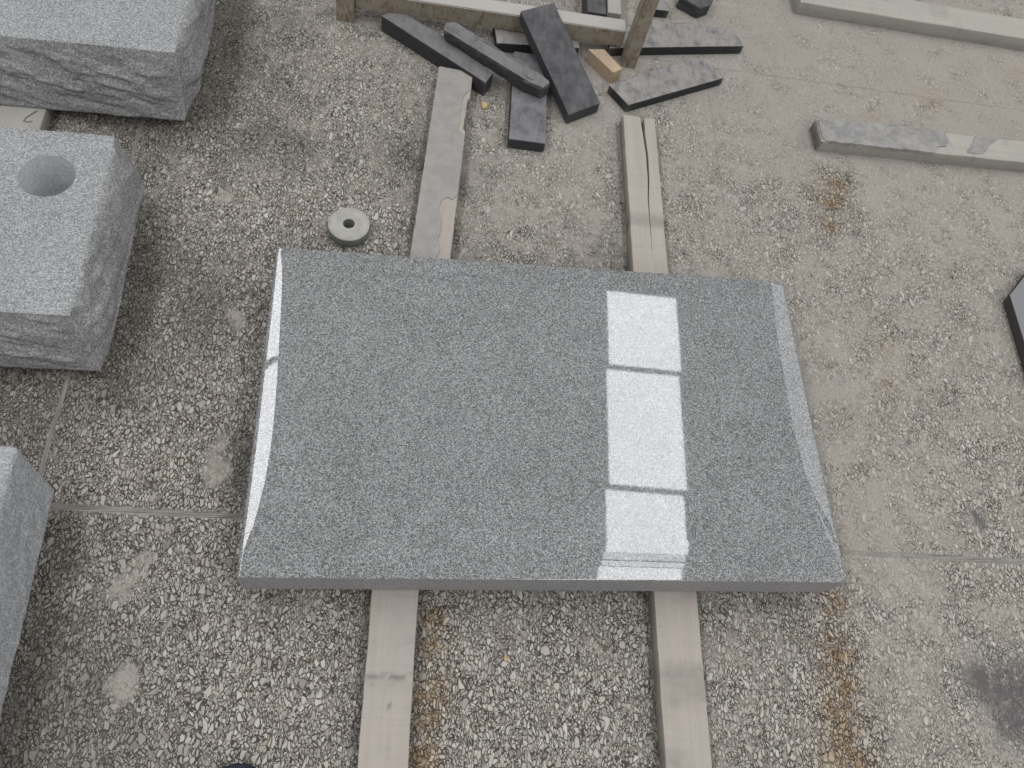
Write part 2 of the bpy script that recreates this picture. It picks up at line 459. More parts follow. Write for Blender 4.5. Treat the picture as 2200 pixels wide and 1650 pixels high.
DUST = [(-0.21,1.31,0.45),(-0.08,1.33,0.55),(-0.17,1.17,0.30),(-0.04,1.13,0.50),(0.10,1.22,0.60),(0.19,1.31,0.70),(0.06,0.93,0.50),(-0.08,0.95,0.45),(-0.30,0.92,0.35),(-0.17,0.79,0.40),(-0.27,0.72,0.25),(0.21,0.81,0.50),(-0.01,0.77,0.50),(-0.13,0.66,0.30),(-0.20,0.56,0.12),(-0.25,0.45,0.08),(-0.07,0.51,0.30),(-0.11,0.36,0.30),(-0.23,0.31,0.20),(-0.33,0.35,0.10),(-0.43,0.35,0.08),(-0.29,0.22,0.15),(-0.09,0.23,0.30),(-0.08,0.10,0.20),(-0.22,0.07,0.12),(-0.24,-0.02,0.10),(-0.13,-0.05,0.18),(-0.28,-0.16,0.02),(-0.17,-0.22,0.08),(-0.04,-0.16,0.15),(0.06,-0.09,0.25),(0.13,-0.05,0.25),(0.10,-0.23,0.12),(0.36,-0.05,0.25),(0.48,-0.03,0.35),(0.56,-0.09,0.35),(0.43,-0.17,0.15),(0.36,-0.25,0.15),(0.59,-0.20,0.15),(0.82,-0.05,0.50),(0.84,-0.17,0.45),(0.83,-0.26,0.50),(0.99,-0.09,0.20),(0.96,-0.25,0.25),(1.13,-0.05,0.75),(1.14,-0.21,0.70),(1.32,-0.05,0.50),(1.40,0.03,0.50),(1.21,-0.25,0.60),(1.18,0.12,0.75),(1.36,0.22,0.50),(1.49,0.22,0.45),(1.16,0.48,0.80),(1.17,0.65,0.75),(1.35,0.61,0.65),(1.42,0.43,0.60),(1.53,0.62,0.65),(1.28,0.32,0.65),(1.16,0.27,0.75),(1.12,0.84,0.55),(0.89,0.82,0.65),(0.98,1.04,0.75),(1.12,1.13,0.85),(1.30,0.86,0.70),(1.62,0.89,0.75),(1.52,0.99,0.85),(1.34,1.31,0.95),(1.18,1.46,1.00),(1.14,1.29,0.90),(1.53,1.25,0.90),(1.81,1.29,0.95),(1.80,1.46,0.95),(0.88,1.17,0.70),(0.99,1.50,0.90),(0.52,0.81,0.50),(0.47,0.91,0.75),(0.63,1.00,0.70),(0.42,1.04,0.65),(0.39,0.84,0.55),(0.56,0.74,0.45),(0.67,0.87,0.65),(0.67,1.22,0.85),(0.90,1.37,0.90),(-0.44,0.30,0.10)]
PATCH = [(-0.076,0.219,0.030),(-0.084,0.263,0.020),(-0.220,0.017,0.030),(-0.189,0.048,0.030),(-0.172,-0.137,0.030),(-0.086,0.524,0.020),(-0.144,0.813,0.025),(0.93,0.2,0.04),(1.19,0.06,0.05),(1.10,0.22,0.04),(1.14,0.56,0.05),(1.14,0.72,0.06)]
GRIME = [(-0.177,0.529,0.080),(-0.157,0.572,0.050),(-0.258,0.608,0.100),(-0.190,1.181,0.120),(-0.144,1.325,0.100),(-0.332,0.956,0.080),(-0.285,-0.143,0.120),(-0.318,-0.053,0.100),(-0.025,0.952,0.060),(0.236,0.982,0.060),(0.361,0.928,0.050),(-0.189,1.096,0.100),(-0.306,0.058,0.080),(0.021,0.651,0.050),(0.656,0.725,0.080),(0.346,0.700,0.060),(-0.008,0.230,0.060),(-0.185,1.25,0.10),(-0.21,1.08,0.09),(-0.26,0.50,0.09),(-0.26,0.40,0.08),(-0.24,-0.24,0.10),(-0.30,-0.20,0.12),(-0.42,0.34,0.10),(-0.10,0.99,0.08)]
RUSTP = [(0.299,-0.046,0.015),(0.296,-0.091,0.020),(0.301,-0.164,0.025),(0.294,-0.206,0.020),(0.288,-0.260,0.020),(1.047,-0.021,0.020),(1.039,-0.095,0.025),(1.031,-0.151,0.030),(1.006,-0.204,0.035),(1.005,-0.248,0.035),(1.006,-0.277,0.040),(1.270,1.009,0.025),(1.251,0.950,0.025),(1.229,0.878,0.020)]
RUSTW = [(1.285,0.553,0.030),(1.262,0.460,0.030),(1.072,0.092,0.030),(1.920,1.479,0.030),(1.406,1.239,0.030),(1.613,1.315,0.050)]
STAIN = [(1.344,-0.162,0.050),(1.368,-0.202,0.050),(1.305,-0.135,0.035),(1.39,-0.18,0.06),(1.342,-0.225,0.030),(1.383,0.158,0.012),(1.392,0.139,0.010),(1.285,0.326,0.007)]

def build_floor():
    xs = axis(-7, 9, -0.75, 2.15, 0.010)
    ys = axis(-7, 9, -0.40, 1.95, 0.010)
    X, Y = np.meshgrid(xs, ys)
    nx, ny = len(xs), len(ys)
    V = np.stack([X.ravel(), Y.ravel(), np.zeros(X.size)], 1)
    idx = np.arange(nx * ny).reshape(ny, nx)
    F = np.stack([idx[:-1, :-1], idx[:-1, 1:], idx[1:, 1:], idx[1:, :-1]], -1).reshape(-1, 4)
    o = mesh_obj('terrazzo_floor', V, F, M_FLOOR)
    tag(o, kind='structure')
    x, y = V[:, 0], V[:, 1]
    wx = x + 0.05 * (fbm(x * 9, y * 9, 1) - 0.5) + 0.025 * (fbm(x * 34, y * 34, 2) - 0.5)
    wy = y + 0.05 * (fbm(x * 9, y * 9, 3) - 0.5) + 0.025 * (fbm(x * 34, y * 34, 4) - 0.5)
    num = np.zeros_like(x); den = np.full_like(x, 1e-9)
    for (a, b, v) in DUST:
        w = np.exp(-((wx - a) ** 2 + (wy - b) ** 2) / (2 * 0.085 ** 2)) + 1e-4 / (0.05 + (wx - a) ** 2 + (wy - b) ** 2)
        num += w * v; den += w
    dust = num / den
    def blobs(L, pw=2.0):
        m = np.zeros_like(x)
        for (a, b, r) in L:
            d = np.sqrt((wx - a) ** 2 + (wy - b) ** 2) / r
            m = np.maximum(m, np.exp(-(d ** pw) * 0.7))
        return m
    dust = dust * (0.80 + 0.20 * sstep(0.1, 0.6, x + 0.15 * y)) + (fbm(x * 5, y * 5, 9) - 0.5) * 0.30
    dust = np.maximum(dust, 0.82 * sstep(0.15, 0.9, blobs(PATCH, 2.0) * (0.55 + 0.9 * fbm(x * 40, y * 40, 31))))
    dust = dust - 0.45 * blobs([(a, b, r * 1.4) for a, b, r in RUSTP])
    set_attr(o, 'dust', np.clip(dust, 0, 1))
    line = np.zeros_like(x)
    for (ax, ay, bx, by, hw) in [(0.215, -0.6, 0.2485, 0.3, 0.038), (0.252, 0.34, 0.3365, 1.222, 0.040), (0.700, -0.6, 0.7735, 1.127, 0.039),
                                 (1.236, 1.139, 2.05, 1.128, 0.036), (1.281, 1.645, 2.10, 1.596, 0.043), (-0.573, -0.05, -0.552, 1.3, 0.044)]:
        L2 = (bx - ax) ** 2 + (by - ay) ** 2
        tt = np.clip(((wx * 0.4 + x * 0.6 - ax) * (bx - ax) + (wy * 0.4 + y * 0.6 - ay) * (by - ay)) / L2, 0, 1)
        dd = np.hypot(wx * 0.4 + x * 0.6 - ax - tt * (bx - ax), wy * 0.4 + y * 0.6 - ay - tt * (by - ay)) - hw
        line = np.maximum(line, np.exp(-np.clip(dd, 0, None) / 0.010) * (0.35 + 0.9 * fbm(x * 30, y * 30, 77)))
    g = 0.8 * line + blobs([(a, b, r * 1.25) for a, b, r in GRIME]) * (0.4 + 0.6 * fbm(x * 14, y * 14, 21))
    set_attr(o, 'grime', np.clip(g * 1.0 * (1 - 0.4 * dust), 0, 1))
    set_attr(o, 'rust', np.clip(np.maximum(blobs(RUSTP) * 1.1, blobs(RUSTW) * 0.45), 0, 1))
    set_attr(o, 'stain_shade', np.clip(blobs(STAIN, 2.4) * 1.15, 0, 1))
build_floor()

# ------------------------------------------------------------------ polished slab
def build_slab():
    Wd, Ht, zt, zb = 1.0, 0.6135, 0.1265, 0.034
    def dense(L, wa, wb):
        a = np.concatenate([np.linspace(0, 0.008, 9), np.linspace(0.010, wa + 0.012, 26)])
        c = L - np.concatenate([np.linspace(0, 0.008, 9), np.linspace(0.010, wb + 0.012, 26)])[::-1]
        m = np.linspace(a[-1], c[0], 40)[1:-1]
        return np.concatenate([a, m, c])
    xs = dense(Wd, 0.050, 0.060); ys = dense(Ht, 0.066, 0.03)
    X, Y = np.meshgrid(xs, ys)
    def shoulder(d, w, t0, t1, r, soft):
        """height lost at distance d from the edge: bevel of slope t0..t1 starting at w, round arris of radius r"""
        s = np.clip(w - d, 0, None)
        ds = np.maximum(s - soft / 2, 0) + 0.0
        ss = np.where(s < soft, s * s / (2 * soft), s - soft / 2)
        f = math.tan(t0) * ss + (math.tan(t1) - math.tan(t0)) * ss * ss / (2 * w)
        e = np.clip(r - d, 0, r)
        return f + (r - np.sqrt(np.maximum(r * r - e * e, 0)))
    R = math.radians
    wob = 0.0022 * (fbm(Y * 7, X * 0, 5) - 0.5) * 2
    def smooth(q, xp, fp):
        return sum(np.interp(q + d, xp, fp) * w for d, w in ((-0.05, 1), (-0.033, 2), (-0.016, 3), (0, 4), (0.016, 3), (0.033, 2), (0.05, 1))) / 16
    # hand-polished shoulders: broad in the middle, dying out towards the corners
    wl = smooth(Y, [0, 0.02, 0.05, 0.09, 0.14, 0.22, 0.32, 0.42, 0.52, 0.58, 0.605, 0.6135], [0.007, 0.012, 0.021, 0.031, 0.040, 0.047, 0.043, 0.036, 0.030, 0.027, 0.021, 0.012])
    wr = smooth(Y, [0, 0.03, 0.08, 0.15, 0.28, 0.42, 0.55, 0.6135], [0.008, 0.017, 0.031, 0.045, 0.056, 0.053, 0.046, 0.040])
    f = np.maximum(shoulder(X, wl + wob, R(5.6), R(11.2), 0.0055, 0.010),
                   shoulder(Wd - X, wr + wob, R(4.2), R(10.5), 0.0055, 0.014))
    f = f + np.maximum(shoulder(Y, 0.066, R(4.0), R(7.5), 0.0009, 0.0015), shoulder(Ht - Y, 0.010, R(4.0), R(6.0), 0.0025, 0.004))
    Z = zt - f
    # the ends swell a little below the arris
    nx, ny = len(xs), len(ys)
    V = list(np.stack([X.ravel(), Y.ravel(), Z.ravel()], 1))
    idx = np.arange(nx * ny).reshape(ny, nx)
    F = list(np.stack([idx[:-1, :-1], idx[:-1, 1:], idx[1:, 1:], idx[1:, :-1]], -1).reshape(-1, 4))
    fm = [0] * len(F); fs = [True] * len(F)
    ring = list(idx[0, :]) + list(idx[1:, -1]) + list(idx[-1, -2::-1]) + list(idx[-2:0:-1, 0])
    prof = [(0.0, 0.0), (0.12, 0.0), (0.5, 0.0), (0.86, 0.0), (0.94, -0.0012), (1.0, -0.005)]
    rows = []
    for k, (tt, off) in enumerate(prof):
        row = []
        for i in ring:
            p = V[i]
            z = p[2] * (1 - tt) + zb * tt
            x, y = p[0], p[1]
            if k:
                x = x + (off if x > Wd - 0.002 else (-off if x < 0.002 else 0))
                y = y + (off if y > Ht - 0.002 else (-off if y < 0.002 else 0))
                if p[0] > Wd - 0.002: x -= 0.010 * max(0, tt - 0.35) ** 2
            row.append(len(V)); V.append(np.array((x, y, z)))
        rows.append(row)
    n = len(ring)
    for a, b in zip(rows[:-1], rows[1:]):
        for i in range(n):
            j = (i + 1) % n
            F.append((a[j], a[i], b[i], b[j])); fm.append(1); fs.append(False)
    F.append(tuple(rows[-1])[::-1]); fm.append(1); fs.append(False)
    me = bpy.data.meshes.new('granite_slab')
    me.from_pydata([tuple(map(float, v)) for v in V], [], [tuple(int(i) for i in f) for f in F])
    me.materials.append(M_POL); me.materials.append(M_SAW)
    me.polygons.foreach_set('material_index', np.array(fm, np.int32))
    me.polygons.foreach_set('use_smooth', np.array(fs, bool))
    me.update()
    ob = bpy.data.objects.new('granite_slab', me)
    COL.objects.link(ob)
    ob.location = (-0.007, 0.001, 0); ob.scale = (1.010, 1.0, 1)
    tag(ob, 'large polished grey granite slab lying flat across two pale timbers, mirroring roof lights', 'stone slab')
build_slab()

# ------------------------------------------------------------------ timbers
def timber(name, p0, p1, width, height, mat, label, cat='timber', group=None, z=0.0, stain_shade=None, mark=None,
           wfun=None, step=0.006, seed=0, wob=0.0012, crack=None, sides=1.0):
    """p0 -> p1 is the centre line on plan; local y runs along it"""
    d = Vector((p1[0] - p0[0], p1[1] - p0[1], 0)); L = d.length
    rz = math.atan2(-d.x, d.y)
    ny = max(2, int(L / step)); ys = np.linspace(0, L, ny)
    nxh = max(4, int(width / step))
    us = np.concatenate([[-0.5, -0.485], np.linspace(-0.46, 0.46, nxh), [0.485, 0.5]])
    V = []; F = []
    stripes = [(-0.5, 0.5)] if crack is None else None
    def strip(lfun, rfun, inner=None):
        base = len(V)
        rows = []
        for y in ys:
            xl, xr = lfun(y), rfun(y)
            w = xr - xl
            row = []
            for u in us:
                ed = min(u + 0.5, 0.5 - u)
                drop = 0.0016 if ed < 0.001 and (abs(u) > 0.49 and (inner is None or u * inner < 0)) else 0.0
                endd = min(y, L - y)
                if endd < 0.004: drop += 0.0012
                zz = height - drop + wob * 0.5 * mnoise.noise(Vector((u * 3 + seed, y * 9, seed * 1.7)))
                row.append(len(V)); V.append((xl + (u + 0.5) * w, y, zz))
            # side verts down
            lb = len(V); V.append((xl, y, height * 0.5)); V.append((xl + 0.0005, y, 0.0))
            rb = len(V); V.append((xr, y, height * 0.5)); V.append((xr - 0.0005, y, 0.0))
            rows.append([lb + 1, lb] + row + [rb, rb + 1])
        for a, b in zip(rows[:-1], rows[1:]):
            for i in range(len(a) - 1):
                F.append((a[i], a[i + 1], b[i + 1], b[i]))
            F.append((a[-1], a[0], b[0], b[-1]))
        F.append(tuple(rows[0])[::-1]); F.append(tuple(rows[-1]))
    def edge(sgn, y):
        e = sgn * width / 2
        e += wob * mnoise.noise(Vector((y * 16, sgn * 5.3 + seed, seed))) + 0.4 * wob * mnoise.noise(Vector((y * 70, sgn * 2.3 + seed, seed)))
        if wfun: e += wfun(sgn, y)
        return e
    if crack is None:
        strip(lambda y: edge(-1, y), lambda y: edge(1, y))
    else:
        strip(lambda y: edge(-1, y), lambda y: crack(y)[0], 1)
        strip(lambda y: crack(y)[1] - 0.00005, lambda y: edge(1, y), -1)
    o = mesh_obj(name, V, F, mat)
    o.location = (p0[0], p0[1], z); o.rotation_euler = (0, 0, rz)
    A = np.array(V)
    n1 = fbm(A[:, 0] * 60 + seed, A[:, 1] * 60, 3 + seed)
    side = sides * 0.95 * (A[:, 2] < height * 0.2) + sides * 0.45 * ((A[:, 2] < height * 0.6) & (A[:, 2] > height * 0.2))  # lower sides darkened in colour, for dirt and for shade
    sv = np.clip(side + (stain_shade(A[:, 0], A[:, 1], A[:, 2], n1) if stain_shade else 0), 0, 1)
    set_attr(o, 'stain_shade', sv)
    if mark: set_attr(o, 'mark', np.clip(mark(A[:, 0], A[:, 1], A[:, 2], n1), 0, 1))
    tag(o, label, cat, group)
    return o

def band(y, c, w):
    return np.exp(-((y - c) / w) ** 2)

GT = 'timbers lying on the floor'
# front left timber, under the slab's near edge
def st(x, y, z, n):
    return 0.65 * band(y + 0.012 * (n - .5), 0.466, 0.004) * (n > 0.35) + 0.30 * band(y, 0.455, 0.012) * n + 0.12 * band(y, 0.54, 0.05) * n + 0.15 * band(y, 0.28, 0.05) * n
def mk(x, y, z, n):
    d = np.hypot(x - 0.003, (y - 0.418)) ; return 0.55 * (d < 0.0055) * n * 1.6
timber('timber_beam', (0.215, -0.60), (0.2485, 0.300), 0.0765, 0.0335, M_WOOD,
       'clean pale timber coming out under the near edge of the slab at left, crossed by a thin dark smear', group=GT, stain_shade=st, mark=mk, seed=1)
# far left timber with slurry crust
def wf(sgn, y):
    if sgn > 0:
        if y > 0.872: return -0.016 * ((y - 0.872) / 0.02)
        if 0.70 < y < 0.80: return -0.005
    return 0.0
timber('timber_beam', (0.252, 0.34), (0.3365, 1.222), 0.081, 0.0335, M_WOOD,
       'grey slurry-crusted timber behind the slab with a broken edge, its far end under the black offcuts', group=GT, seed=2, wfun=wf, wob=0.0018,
       stain_shade=lambda x, y, z, n: 0.35 * (z < 0.02) + 0.25 * n * band(y, 0.62, 0.03))  # low sides darkened further, dirt together with painted shade
# right timber, split at its far end
P0R, P1R = (0.700, -0.60), (0.7735, 1.127)
LR = math.hypot(P1R[0] - P0R[0], P1R[1] - P0R[1])
def crk(y):
    q = LR - y                                      # distance from the far end
    c = 0.011 + 0.012 * 0 + 0.004 * math.sin(q * 17) - 0.0 * q
    c = np.interp(q, [0, 0.05, 0.12, 0.19, 0.25, 0.32, 0.42, 9], [0.008, 0.009, 0.0125, 0.0115, 0.007, 0.0065, 0.006, 0.006])
    w = np.interp(q, [0, 0.03, 0.05, 0.14, 0.22, 0.30, 0.40, 0.43, 9], [0.0095, 0.0085, 0.006, 0.005, 0.0034, 0.0018, 0.0006, 0.0, 0.0])
    return c - w / 2, c + w / 2
def stR(x, y, z, n):
    q = LR - y
    s = 0.40 * sstep(0.28, 0.305, q) * sstep(0.335, 0.318, q + 0.01 * (n - .5)) * (0.5 + n)
    s = s + 0.18 * sstep(0.40, 0.42, q) * sstep(0.46, 0.43, q) * n
    s = s + 0.42 * sstep(1.235, 1.26, q + 0.02 * (n - .5)) * sstep(1.318, 1.305, q + 0.15 * x * x * 20) * (0.35 + 0.75 * n) * sstep(-0.05, -0.02, x)
    s = s + 0.5 * sstep(0.02, -0.03, x + (q - 1.42) * 0.25) * sstep(1.37, 1.40, q) * n
    return s
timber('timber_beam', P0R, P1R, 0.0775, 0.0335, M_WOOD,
       'long pinkish timber running under the right half of the slab, its far end split by a crack', group=GT, seed=3, crack=crk, stain_shade=stR, step=0.008)
# timber under the rough blocks at left
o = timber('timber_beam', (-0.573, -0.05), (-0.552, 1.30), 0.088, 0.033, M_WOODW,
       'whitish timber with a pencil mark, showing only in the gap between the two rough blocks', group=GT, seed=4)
pts = [(0.028, 1.030), (0.020, 1.020), (0.012, 1.008), (0.010, 1.000), (0.016, 0.998), (0.026, 1.001)]
def ribbon(name, P, w, z0, z1, mat, parent):
    V = []; F = []
    for i, (a, b) in enumerate(P):
        q = Vector((P[min(i + 1, len(P) - 1)][0] - P[max(i - 1, 0)][0], P[min(i + 1, len(P) - 1)][1] - P[max(i - 1, 0)][1])).normalized()
        nrm = (-q.y * w / 2, q.x * w / 2)
        for zz in (z0, z1):
            V += [(a + nrm[0], b + nrm[1], zz), (a - nrm[0], b - nrm[1], zz)]
    for i in range(len(P) - 1):
        a, b = i * 4, i * 4 + 4
        F += [(a + 2, a + 3, b + 3, b + 2), (a, a + 2, b + 2, b), (a + 3, a + 1, b + 1, b + 3)]
    return mesh_obj(name, V, F, mat, parent)
ribbon('pencil_mark', pts, 0.0028, 0.0325, 0.0340, M_PENCIL, o)

# planks at upper right
def mkW1(x, y, z, n):
    top = z > 0.02
    d1 = np.hypot((x - 0.030) * 0.8, (y - 0.262)) < 0.0055
    d2 = (np.abs(x - 0.048 - 0.02 * (y - 0.26)) < 0.0024) & (np.abs(y - 0.265) < 0.030)
    return (d1 | d2) * top * 0.85
def flip(f):
    return lambda x, y, z, n: f(-x, y, z, n)
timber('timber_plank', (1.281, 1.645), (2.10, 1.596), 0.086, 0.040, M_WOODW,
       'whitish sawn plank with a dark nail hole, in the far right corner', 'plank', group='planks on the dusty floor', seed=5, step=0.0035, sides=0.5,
       mark=flip(lambda x, y, z, n: mkW1(-(-x) , y, z, n)), stain_shade=lambda x, y, z, n: 0.32 * sstep(0.385, 0.40, y) * sstep(0.455, 0.445, y) * n * (x < 0.015) )
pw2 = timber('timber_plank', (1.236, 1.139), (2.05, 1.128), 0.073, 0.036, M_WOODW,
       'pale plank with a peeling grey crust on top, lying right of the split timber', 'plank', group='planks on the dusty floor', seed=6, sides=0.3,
       stain_shade=lambda x, y, z, n: 0.8 * (y < 0.003) * (z < 0.034) + 0.15 * n)  # left end face made darker

def crust(name, poly, z0, z1, mat, parent, seed=0, jag=0.002):
    P = []
    for i, (a, b) in enumerate(poly):
        c, d = poly[(i + 1) % len(poly)]
        L = math.hypot(c - a, d - b); k = max(1, int(L / 0.006))
        for s in range(k):
            u = s / k; x = a + (c - a) * u; y = b + (d - b) * u
            x += jag * mnoise.noise(Vector((x * 90, y * 90, seed))); y += jag * mnoise.noise(Vector((x * 90, y * 90, seed + 9)))
            P.append((x, y))
    bm = bmesh.new()
    tv = [bm.verts.new((x, y, z1)) for x, y in P]; bv = [bm.verts.new((x, y, z0)) for x, y in P]
    for i in range(len(P)):
        j = (i + 1) % len(P)
        bm.faces.new((tv[j], tv[i], bv[i], bv[j]))
    f = bm.faces.new(tv)
    bmesh.ops.triangulate(bm, faces=[f])
    return bm_obj(name, bm, mat, parent)

# local frame of the plank: y along it, x to its left (towards the far side)
crust('slurry_crust', [(-0.0385, 0.009), (-0.030, 0.002), (0.030, 0.003), (0.0370, 0.014), (0.0385, 0.30), (0.016, 0.315), (0.012, 0.34), (-0.005, 0.352), (-0.0388, 0.350), (-0.039, 0.32)], 0.030, 0.0385, M_CEMB, pw2, 3)
crust('slurry_crust', [(-0.034, 0.435), (-0.015, 0.425), (0.024, 0.395), (0.026, 0.40), (0.024, 0.44), (-0.006, 0.466), (-0.034, 0.50)], 0.034, 0.0378, M_CEMB, pw2, 4)

beam2 = bpy.data.objects['timber_beam.001']
crust('slurry_crust', [(-0.0402, 0.275), (-0.0405, 0.45), (-0.0402, 0.60), (-0.0398, 0.880), (0.0, 0.882), (0.024, 0.872), (0.0385, 0.855), (0.0375, 0.825), (0.027, 0.805), (0.023, 0.775), (0.025, 0.745), (0.024, 0.70), (0.030, 0.690), (0.0392, 0.682), (0.0392, 0.56), (0.0395, 0.512), (0.030, 0.498), (0.018, 0.503), (0.006, 0.490), (0.004, 0.468), (0.012, 0.440), (0.014, 0.410), (0.010, 0.385), (0.018, 0.365), (0.012, 0.335), (0.0, 0.300)], 0.030, 0.0358, M_CEM, beam2, 5, 0.0015)

# ------------------------------------------------------------------ rough blocks at left
def rock_block(name, x0, x1, y0, y1, z0, z1, label, bulge, splay, hole=None, seed=0, amp=0.010, group=None, rot=0, topmat=M_HON):
    T = np.concatenate([np.linspace(0, 1, 44)[:-2], [0.968, 0.984, 0.993, 1.0]])
    nu = int((x1 - x0) / 0.004); nv = int((y1 - y0) / 0.004)
    O = []
    for side in range(4):
        lo, hi, m = ((x0, x1, nu), (y0, y1, nv))[side % 2]
        s = np.linspace(lo, hi, m + 1)
        if side > 1: s = s[::-1]
        S, TT = np.meshgrid(s, T)
        Z = TT * (z1 - z0); q = seed * 11 + side * 31
        win = np.where((TT > 0) & (TT < 1), np.sin(np.pi * np.clip(TT, 0, 1)) ** 0.45, 0)
        cf = sstep(0.0, 0.05, np.minimum(S - lo, hi - S))
        a = fbm(S * 7 + q, Z * 16 + q, seed, 3)
        k = fbm(S * 8 + q + 5, Z * 46 + q + S * 9, seed + 3, 5) * 4.5
        ter = (np.floor(k) + sstep(0.66, 1.0, k - np.floor(k))) / 4.5
        c = fbm(S * 90 + q, Z * 120, seed + 7, 3)
        o = splay[side] * (1 - TT) + bulge[side] * win * (0.12 + 0.88 * cf)
        o = o + amp * win * (0.15 + 0.85 * cf) * ((a - 0.5) * 1.3 + (ter - 0.5) * 1.9) + 0.0022 * win * (c - 0.5)
        o = o + np.where(TT > 0.999, 0.0012 * (vnoise(S * 160, S * 0 + q, seed) - 0.5), 0) + np.where(TT < 0.001, 0.004 * (fbm(S * 40, S * 0 + q, seed) - 0.5), 0)
        O.append(o)
    base = [(sd, i) for sd, m in enumerate((nu, nv, nu, nv)) for i in range(m)]
    cx = [(x0, y0), (x1, y0), (x1, y1), (x0, y1)]
    V = []; F = []; fm = []; rows = []
    for k, tt in enumerate(T):
        z = z0 + (z1 - z0) * tt
        f, r, b, l = O[0][k], O[1][k], O[2][k], O[3][k]
        corners = [(x0 - l[-1], y0 - f[0]), (x1 + r[0], y0 - f[-1]), (x1 + r[-1], y1 + b[0]), (x0 - l[0], y1 + b[-1])]
        row = []
        for sd, i in base:
            m = (nu, nv, nu, nv)[sd]; u = i / m
            A, B = corners[sd], corners[(sd + 1) % 4]
            px, py = A[0] + (B[0] - A[0]) * u, A[1] + (B[1] - A[1]) * u
            o = O[sd][k][i]
            if i > 0:
                if sd == 0: py = y0 - o
                elif sd == 1: px = x1 + o
                elif sd == 2: py = y1 + o
                else: px = x0 - o
            row.append(len(V)); V.append((px, py, z))
        rows.append(row)
    n = len(base)
    for a, b in zip(rows[:-1], rows[1:]):
        for i in range(n):
            j = (i + 1) % n
            F.append((a[i], a[j], b[j], b[i])); fm.append(0)
    F.append(tuple(rows[0])[::-1]); fm.append(0)
    bm = bmesh.new()
    C = Vector(((x0 + x1) / 2, (y0 + y1) / 2, 0))
    bv = [bm.verts.new(Vector(v) - C) for v in V]
    for f, m in zip(F, fm):
        try:
            fc = bm.faces.new([bv[i] for i in f]); fc.material_index = 0; fc.smooth = len(f) == 4
        except ValueError:
            pass
    # sawn top, with its own vertices so that the arris stays crisp
    ring = [bm.verts.new(bv[i].co) for i in rows[-1]]
    ed = [bm.edges.new((ring[i], ring[(i + 1) % n])) for i in range(n)]
    if hole:
        hx, hy, hr, hd = hole
        H = Vector((hx, hy, z1)) - C
        N = 64
        def circ(r, z): return [bm.verts.new((H.x + r * math.cos(2 * math.pi * k / N), H.y + r * math.sin(2 * math.pi * k / N), z)) for k in range(N)]
        ht = circ(hr, z1)
        he = [bm.edges.new((ht[k], ht[(k + 1) % N])) for k in range(N)]
        g = bmesh.ops.triangle_fill(bm, edges=ed + he, use_beauty=True)
        tops = [f for f in g['geom'] if isinstance(f, bmesh.types.BMFace)]
        h1 = circ(hr, z1); h2 = circ(hr * 0.995, z1 - hd)
        for k in range(N):
            j = (k + 1) % N
            f = bm.faces.new((h1[k], h1[j], h2[j], h2[k])); f.material_index = 2; f.smooth = True
        hb = circ(hr * 0.995, z1 - hd)
        f = bm.faces.new(hb); f.material_index = 2
    else:
        tops = [bm.faces.new(ring)]
    for f in tops: f.material_index = 1; f.smooth = False
    bm.normal_update()
    for f in tops:
        if f.normal.z < 0: f.normal_flip()
    me = bpy.data.meshes.new(name)
    bm.to_mesh(me); bm.free()
    for m in (M_ROCK, topmat, M_HOLE): me.materials.append(m)
    o = bpy.data.objects.new(name, me)
    COL.objects.link(o)
    o.location = C
    o.rotation_euler = (0, 0, rot)
    tag(o, label, 'granite block', group)
    return o

M_HOLE = granite('brightened_cored_granite', 0.46, 0.54, 0.61, 0.6, grain=500, bump=0.0002, contrast=0.6, spec=0.3, tint=(0.985, 1.0, 1.005))  # paler than the block's stone: light inside the hole put into the colour
GB = 'rough-sided granite blocks at the left'
rock_block('granite_block', -0.95, -0.2365, 1.026, 1.55, 0.034, 0.18,
           'rough-sided grey granite block with a plain flat top, farthest of the blocks at left', (0.006, 0.030, 0, 0), (0.040, -0.002, 0, 0), seed=2, amp=0.011, group=GB)
rock_block('granite_block', -0.80, -0.3175, 0.424, 0.817, 0.034, 0.16,
           'light granite base block with a round vase hole drilled in its top', (0.004, 0.024, 0, 0), (0.038, 0.022, 0, 0), hole=(-0.413, 0.712, 0.0478, 0.105), seed=5, amp=0.010, group=GB)

# block cut off by the left edge of the frame: sawn side towards the slab
def side_block():
    x1, y1, z0, z1 = -0.349, 0.193, 0.034, 0.156
    t = chunk('granite_block', [(-0.80, -0.40, z1), (x1, -0.40, z1), (x1, y1, z1), (-0.80, y1, z1)],
              [(-0.80, -0.40, z0), (-0.324, -0.40, z0), (-0.324, 0.165, z0), (-0.80, 0.165, z0)],
              [M_SIDE], bevel=0.009, cell=0.012, rough=0.0026, seed=4, seg=4)
    tag(t, 'grey granite block with scratched sloping side, nearest of the blocks at left', 'granite block', GB)
def mat_side():
    t = NT('scratched_grey_granite')
    v = t.obj()
    c1 = t.sep(t.voro(v, 450)['Color'])[0]
    n = t.noise(v, 160, 3, 0.6)[0]
    s = t.noise(t.mapping(v, scale=(60, 210, 40), rot=(0.5, 0, 0)), 1.0, 3, 0.6)[0]
    m = t.math('ADD', t.math('ADD', t.math('MULTIPLY', c1, 0.4), t.math('MULTIPLY', n, 0.4)), t.math('MULTIPLY', s, 0.35))
    col = t.ramp(m, [(0.35, (0.195, 0.201, 0.205)), (0.58, (0.285, 0.291, 0.295)), (0.8, (0.40, 0.405, 0.408))])
    return t.done(col, 0.75, t.math('ADD', n, s), 0.0012, 0.7, 1.5, 0.25)
M_SIDE = mat_side()
side_block()

